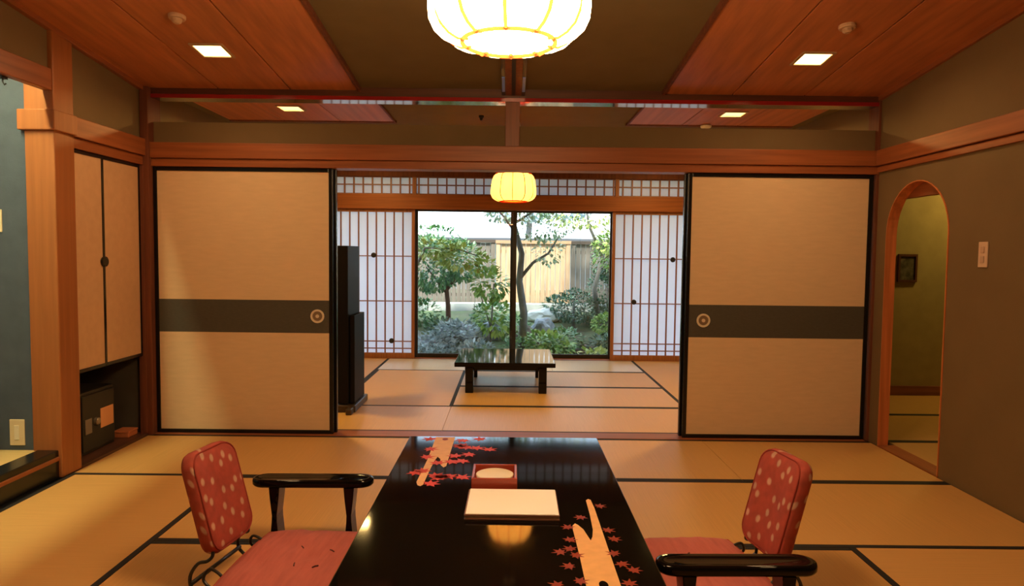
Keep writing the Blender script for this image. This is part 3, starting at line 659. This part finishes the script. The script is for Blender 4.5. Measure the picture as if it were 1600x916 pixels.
# board fence in three bays
def fence(x0, x1, y, z0, z1, m, label, cap):
    e = tag(empty('board_fence', ((x0 + x1) / 2, y, z0)), label, 'fence', 'board fence bays'); W = x1 - x0; n = max(3, round(W / .085))
    for i in range(n):
        a = -W / 2 + W * i / n; dy = random.uniform(-.006, .006)
        box('board', m, a + .004, a + W / n - .004, dy, dy + .02, 0, z1 - z0 - .02 + random.uniform(-.01, .01), e)
    for z in (.12, (z1 - z0) * .82): box('rail', m, -W / 2, W / 2, .02, .06, z, z + .06, e)
    for x in (-W / 2, W / 2 - .07): box('post', m, x, x + .07, -.03, .06, -.2, z1 - z0 + .02, e)
    box('cap', cap, -W / 2 - .01, W / 2 + .01, -.05, .08, z1 - z0 - .02, z1 - z0 + .035, e)
f_dark = surf('fence_grey_brown', (.20, .165, .13), .85, .25, (30, 30, 2)); f_tan = surf('fence_sunlit_cedar', (.60, .38, .22), .8, .2, (30, 30, 2)); f_cap = surf('fence_cap', (.10, .07, .05), .8, .2, (2, 20, 20)); f_capt = surf('fence_cap_tan', (.50, .28, .15), .8, .15, (2, 20, 20))
fence(-4.6, -.26, 12.2, .36, 1.45, f_dark, 'grey brown board fence behind the tall leafy shrub', f_cap)
fence(-.24, 1.06, 12.15, .38, 1.44, f_tan, 'tan cedar fence bay, coloured as sunlit, at the middle of the garden', f_capt)  # sunlight on this bay is put into its tan board colour
fence(1.08, 5.0, 12.2, .36, 1.44, f_dark, 'grey brown board fence on the arch side of the garden', f_cap)
e = tag(empty('stone_kerb', (0, 11.95, .30)), 'pale stone kerb along the foot of the fence', 'kerb'); kst = surf('kerb_stone', (.50, .50, .47), .9, .15, (6, 6, 6), .3, (40, 40, 40))
for i in range(12):
    a = -4.6 + .8 * i; box('kerb_stone', kst, a + .006, a + .794, -.10, .12, -.2, .085 + random.uniform(-.012, .012), e, .012)
# neighbouring building: pale wall and roof
e = tag(empty('neighbour_building', (0, 16.2, -.6)), 'pale building with a light grey metal roof beyond the fence', 'building')
box('wall', surf('neighbour_wall', (.72, .74, .74), .8, .05), -9, 9, .6, 5, 0, 2.25, e)
rm = surf('neighbour_roof', (.80, .83, .86), .55, .04, (3, 3, 3)); rd = empty('roof'); rd.parent = e
for i in range(30):
    a = -9.6 + .64 * i
    MB().hexa([(a, -.35, 2.18), (a + .63, -.35, 2.18), (a + .63, 5.2, 4.6), (a, 5.2, 4.6), (a, -.35, 2.24), (a + .63, -.35, 2.24), (a + .63, 5.2, 4.66), (a, 5.2, 4.66)]).build('roof_panel', rm, rd)
box('gutter', surf('gutter_dark', (.10, .10, .11), .6), -9.6, 9.6, -.42, -.33, 2.10, 2.20, rd)

# plants
def leaves(mb, c, rad, n, s, droop=.3, shell=.35, fan=False):
    for _ in range(n):
        while True:
            d = Vector((random.uniform(-1, 1), random.uniform(-1, 1), random.uniform(-1, 1)))
            if .02 < d.length <= 1: break
        d = d.normalized() * (d.length ** shell)
        p = Vector((c[0] + d.x * rad[0], c[1] + d.y * rad[1], c[2] + d.z * rad[2]))
        dirv = (d.normalized() + Vector((random.uniform(-.8, .8), random.uniform(-.8, .8), random.uniform(-.6, .6) - droop))).normalized()
        side = dirv.cross(Vector((random.uniform(-.3, .3), random.uniform(-.3, .3), 1))).normalized(); up = side.cross(dirv)
        L = s * random.uniform(.7, 1.35); wd = L * .30; n0 = len(mb.v)
        mb.v += [tuple(p), tuple(p + dirv * L * .5 + side * wd + up * L * .06), tuple(p + dirv * L), tuple(p + dirv * L * .5 - side * wd + up * L * .06)]
        mb.f += [(n0, n0 + 1, n0 + 2, n0 + 3)]
def raw_build(mb, name, m, parent):
    me = bpy.data.meshes.new(name); me.from_pydata(mb.v, [], mb.f); me.update(); o = bpy.data.objects.new(name, me); COL.objects.link(o); me.materials.append(m); o.parent = parent; o['kind'] = 'stuff'; return o
bark = surf('bark_grey', (.20, .185, .165), .9, .3, (20, 20, 6), .5, (50, 50, 12)); bark_r = surf('bark_red_brown', (.17, .085, .06), .9, .25, (20, 20, 6))
G6 = foliage_mat('leaves_pale_green', (.30, .45, .28), (.70, .82, .55)); G1 = foliage_mat('leaves_deep_green', (.08, .19, .09), (.28, .50, .22)); G2 = foliage_mat('leaves_bright_green', (.14, .30, .06), (.50, .70, .20))
G3 = foliage_mat('leaves_blue_green', (.26, .36, .36), (.60, .70, .70)); G4 = foliage_mat('leaves_yellow_green', (.30, .40, .08), (.72, .74, .26)); G5 = foliage_mat('conifer_needles', (.05, .11, .07), (.16, .28, .16))
def plant(name, label, cat, x, y, stems, clouds, m, bk=bark):
    z = gz(y); e = tag(empty(name, (x, y, z)), label, cat, 'garden plants')
    for path, r0, r1 in stems:
        k = len(path); MB().tube(path, [r0 + (r1 - r0) * i / (k - 1) for i in range(k)], 8).build('trunk' if r0 > .03 else 'branch', bk, e, smooth=True)
    mb = MB()
    for c, rad, n, s in clouds: leaves(mb, c, rad, n, s)
    raw_build(mb, 'foliage', m, e); return e
plant('slender_tree', 'slender grey trunked tree rising behind the window mullion', 'tree', .19, 9.9,
      [([(0, 0, -.05), (.02, 0, .5), (-.05, .02, .95), (-.02, 0, 1.35), (-.13, .02, 1.75), (-.1, 0, 2.2), (-.16, 0, 2.8)], .062, .022), ([(-.04, 0, 1.0), (.14, .03, 1.22), (.36, 0, 1.36), (.52, .05, 1.62)], .028, .010), ([(-.08, 0, 1.6), (-.3, .04, 1.9), (-.55, 0, 2.1)], .02, .006), ([(-.1, 0, 1.8), (.2, .04, 2.0), (.6, 0, 2.3)], .02, .006)],
      [((-.25, 0, 2.05), (.36, .35, .26), 330, .06), ((.25, .05, 2.15), (.45, .35, .26), 380, .06), ((-.05, 0, 2.6), (.9, .5, .42), 900, .06), ((.45, 0, 1.75), (.26, .25, .16), 130, .055), ((.36, 0, 1.40), (.22, .2, .20), 120, .07), ((.20, -.05, 1.70), (.25, .2, .16), 120, .07)], G6)
plant('leafy_shrub', 'dense dark green shrub with a reddish stem before the grey fence', 'shrub', -1.08, 10.6,
      [([(.15, 0, -.05), (.14, 0, .4), (.1, 0, .8)], .045, .03), ([(.12, 0, .6), (-.2, 0, 1.0)], .025, .01), ([(.12, 0, .65), (.4, 0, 1.05)], .025, .01)],
      [((-.15, 0, 1.05), (.50, .42, .42), 1500, .075), ((.32, -.05, 1.10), (.30, .30, .30), 600, .075), ((-.1, -.1, 1.45), (.45, .3, .16), 350, .075)], G1, bark_r)
plant('bamboo_bush', 'bright green long leaved bush beside the mullion', 'bush', -.27, 9.75, [([(0, 0, -.05), (.02, 0, .4), (.05, 0, .95)], .02, .01), ([(.02, 0, .3), (-.14, 0, .8)], .012, .006)],
      [((.0, 0, .95), (.26, .22, .17), 190, .11), ((.08, -.1, .48), (.26, .2, .22), 190, .11)], G2)
plant('hanging_branch', 'overhanging yellow green leaf spray in front of the grey fence top', 'tree', -.62, 9.9, [([(-.95, .3, -.1), (-.9, .2, .8), (-.6, .05, 1.42), (-.1, 0, 1.40), (.25, 0, 1.28)], .03, .006)],
      [((-.50, 0, 1.42), (.34, .18, .10), 170, .10), ((-.12, 0, 1.30), (.34, .18, .15), 230, .10), ((.22, 0, 1.18), (.18, .15, .12), 90, .09)], G4)
plant('pale_tree', 'pale leaved tree crown reaching above the tan fence', 'tree', 1.35, 11.0, [([(.1, 0, -.05), (.0, 0, .6), (.12, 0, 1.1), (-.1, 0, 1.6), (-.2, 0, 2.2)], .045, .015), ([(.05, 0, .9), (.35, 0, 1.3), (.45, 0, 1.7)], .025, .008)],
      [((-.25, 0, 1.80), (.6, .4, .24), 520, .07), ((.35, 0, 1.35), (.36, .3, .20), 420, .08), ((.0, 0, 2.3), (.8, .4, .3), 600, .07)], G4)
plant('green_tree', 'mid green tree at the edge of the garden by the arch side screen', 'tree', 1.75, 10.4, [([(.0, 0, -.05), (-.1, 0, .7), (-.28, 0, 1.2)], .035, .012)],
      [((-.1, 0, 1.3), (.40, .3, .28), 420, .085), ((.1, 0, .85), (.3, .3, .22), 300, .08)], G2)
plant('conifer_shrub', 'dark clipped conifer shrub below the pale tree', 'shrub', 1.02, 10.9, [([(0, 0, -.05), (0, 0, .4)], .03, .015)], [((0, 0, .34), (.34, .3, .26), 1300, .045), ((.35, .1, .25), (.25, .25, .2), 700, .045)], G5)
plant('round_shrub', 'round light green clipped shrub on the arch side', 'shrub', 1.52, 10.2, [([(0, 0, -.05), (0, 0, .2)], .02, .015)], [((0, 0, .26), (.30, .26, .17), 1100, .045)], G2)
plant('low_fern', 'bright green low fern behind the small black table', 'fern', .55, 9.35, [([(0, 0, -.02), (0, 0, .1)], .012, .01)], [((0, 0, .20), (.32, .22, .16), 340, .10)], G2)
plant('low_fern', 'pale blue green ground plant among the stones', 'fern', -.72, 9.7, [([(0, 0, -.02), (0, 0, .1)], .012, .01)], [((0, 0, .22), (.34, .25, .20), 420, .085)], G3)
plant('low_fern', 'grey green ground plant at the foot of the mirror side screen', 'fern', -1.12, 9.2, [([(0, 0, -.02), (0, 0, .1)], .012, .01)], [((0, 0, .12), (.36, .22, .13), 420, .07)], G3)
plant('low_fern', 'yellow green ground plant at the arch side pane corner', 'fern', 1.12, 9.1, [([(0, 0, -.02), (0, 0, .1)], .012, .01)], [((0, 0, .12), (.22, .18, .12), 200, .085)], G4)
plant('low_fern', 'deep green ground plant between the mullion and the fern', 'fern', .12, 9.3, [([(0, 0, -.02), (0, 0, .1)], .012, .01)], [((0, 0, .15), (.22, .2, .15), 240, .08)], G1)
plant('backdrop_tree', 'large pale blue green tree above the fence behind the mullion', 'tree', .35, 13.6, [([(0, 0, -.3), (0, 0, .8), (.05, 0, 1.6), (0, 0, 2.4)], .08, .03)], [((-.2, 0, 1.75), (.75, .4, .5), 900, .10), ((.75, 0, 1.8), (.7, .4, .45), 800, .10)], G3)
plant('edge_shrub', 'deep green tall shrub outside the mirror side of the window', 'shrub', -2.4, 10.6, [([(0, 0, -.05), (0, 0, .8)], .04, .02)], [((0, 0, .9), (.7, .5, .75), 1400, .08)], G1)
plant('edge_shrub', 'deep green tall shrub outside the arch side of the window', 'shrub', 2.7, 10.6, [([(0, 0, -.05), (0, 0, .8)], .04, .02)], [((0, 0, .9), (.7, .5, .75), 1400, .08)], G1)
GR = [(-1.05, 9.55, G3, .26, 'silvery ground plant below the dark shrub'), (-.42, 9.3, G3, .22, 'silvery ground plant before the upright stone'), (-.95, 10.2, G5, .24, 'dark ground plant round the boulder'), (.05, 10.3, G1, .26, 'green ground plant behind the slender trunk'),
      (.78, 9.75, G1, .26, 'green ground plant before the clipped conifer'), (.42, 9.85, G2, .2, 'bright ground plant right of the slender trunk'), (1.35, 9.55, G5, .24, 'dark ground plant at the arch side'), (-.30, 10.9, G1, .3, 'green bush before the fence beside the mullion'),
      (.85, 11.4, G5, .3, 'dark bush at the foot of the tan fence'), (-1.45, 10.9, G1, .35, 'green bush at the fence foot near the mirror side')]
for x, y, m, r, lab in GR:
    plant('ground_plant', lab, 'plant', x, y, [([(0, 0, -.02), (0, 0, .1)], .012, .01)], [((0, 0, r * .6), (r, r * .8, r * .62), int(2600 * r * r) + 160, .075)], m)
plant('tall_conifer', 'dark tall conifer before the grey fence on the arch side', 'tree', 1.62, 11.3, [([(0, 0, -.05), (0, 0, .9)], .035, .015)], [((0, 0, .45), (.36, .3, .42), 1500, .05), ((-.05, 0, .95), (.24, .22, .26), 700, .05)], G5)
# rocks
def rock(x, y, r, sx, sz, label, seed, m):
    bm = bmesh.new(); bmesh.ops.create_icosphere(bm, subdivisions=3, radius=1)
    for v in bm.verts:
        d = 1 + .38 * mnoise.noise(v.co * 1.3 + Vector((seed, 0, 0))) + .12 * mnoise.noise(v.co * 3.5 + Vector((0, seed, 0)))
        v.co = Vector((v.co.x * r * sx * d, v.co.y * r * d, v.co.z * r * sz * d))
    me = bpy.data.meshes.new('rock'); bm.to_mesh(me); bm.free(); o = bpy.data.objects.new('rock', me); COL.objects.link(o); me.materials.append(m)
    o.location = (x, y, gz(y) + r * sz * .45); tag(o, label, 'rock', 'garden rocks')
stone = surf('blue_grey_stone', (.34, .37, .41), .9, .3, (6, 6, 6), .6, (20, 20, 20)); stone_b = surf('brown_stone', (.26, .20, .16), .9, .25, (6, 6, 6), .6, (20, 20, 20)); stone_w = surf('white_stone', (.78, .78, .74), .9, .1, (6, 6, 6), .4, (20, 20, 20))
rock(-.78, 10.25, .20, 1.5, .9, 'blue grey boulder under the dark shrub', 1, stone); rock(-1.25, 10.0, .15, 1.5, .7, 'low blue grey stone at the mirror side of the window', 2, stone)
rock(-.28, 10.35, .16, 1.2, 1.1, 'upright blue grey stone beside the bright bush', 3, stone); rock(-.60, 9.35, .10, 1.4, .6, 'small brown stone among the ground plants', 4, stone_b)
rock(.52, 10.6, .16, 1.1, 1.0, 'grey stone in front of the tan fence', 5, stone); rock(1.05, 9.75, .13, 2.1, .5, 'flat brown stone by the clipped conifer', 6, stone_b)
rock(.92, 9.05, .09, 1.5, .7, 'white stone near the arch side pane corner', 7, stone_w); rock(.24, 10.25, .13, 1.0, 1.1, 'brown stone behind the slender trunk', 8, stone_b)
rock(-.18, 9.15, .11, 1.2, .7, 'grey stone beside the mullion foot', 9, stone); rock(.60, 11.3, .18, 1.6, .8, 'pale stone against the kerb', 10, stone_w)
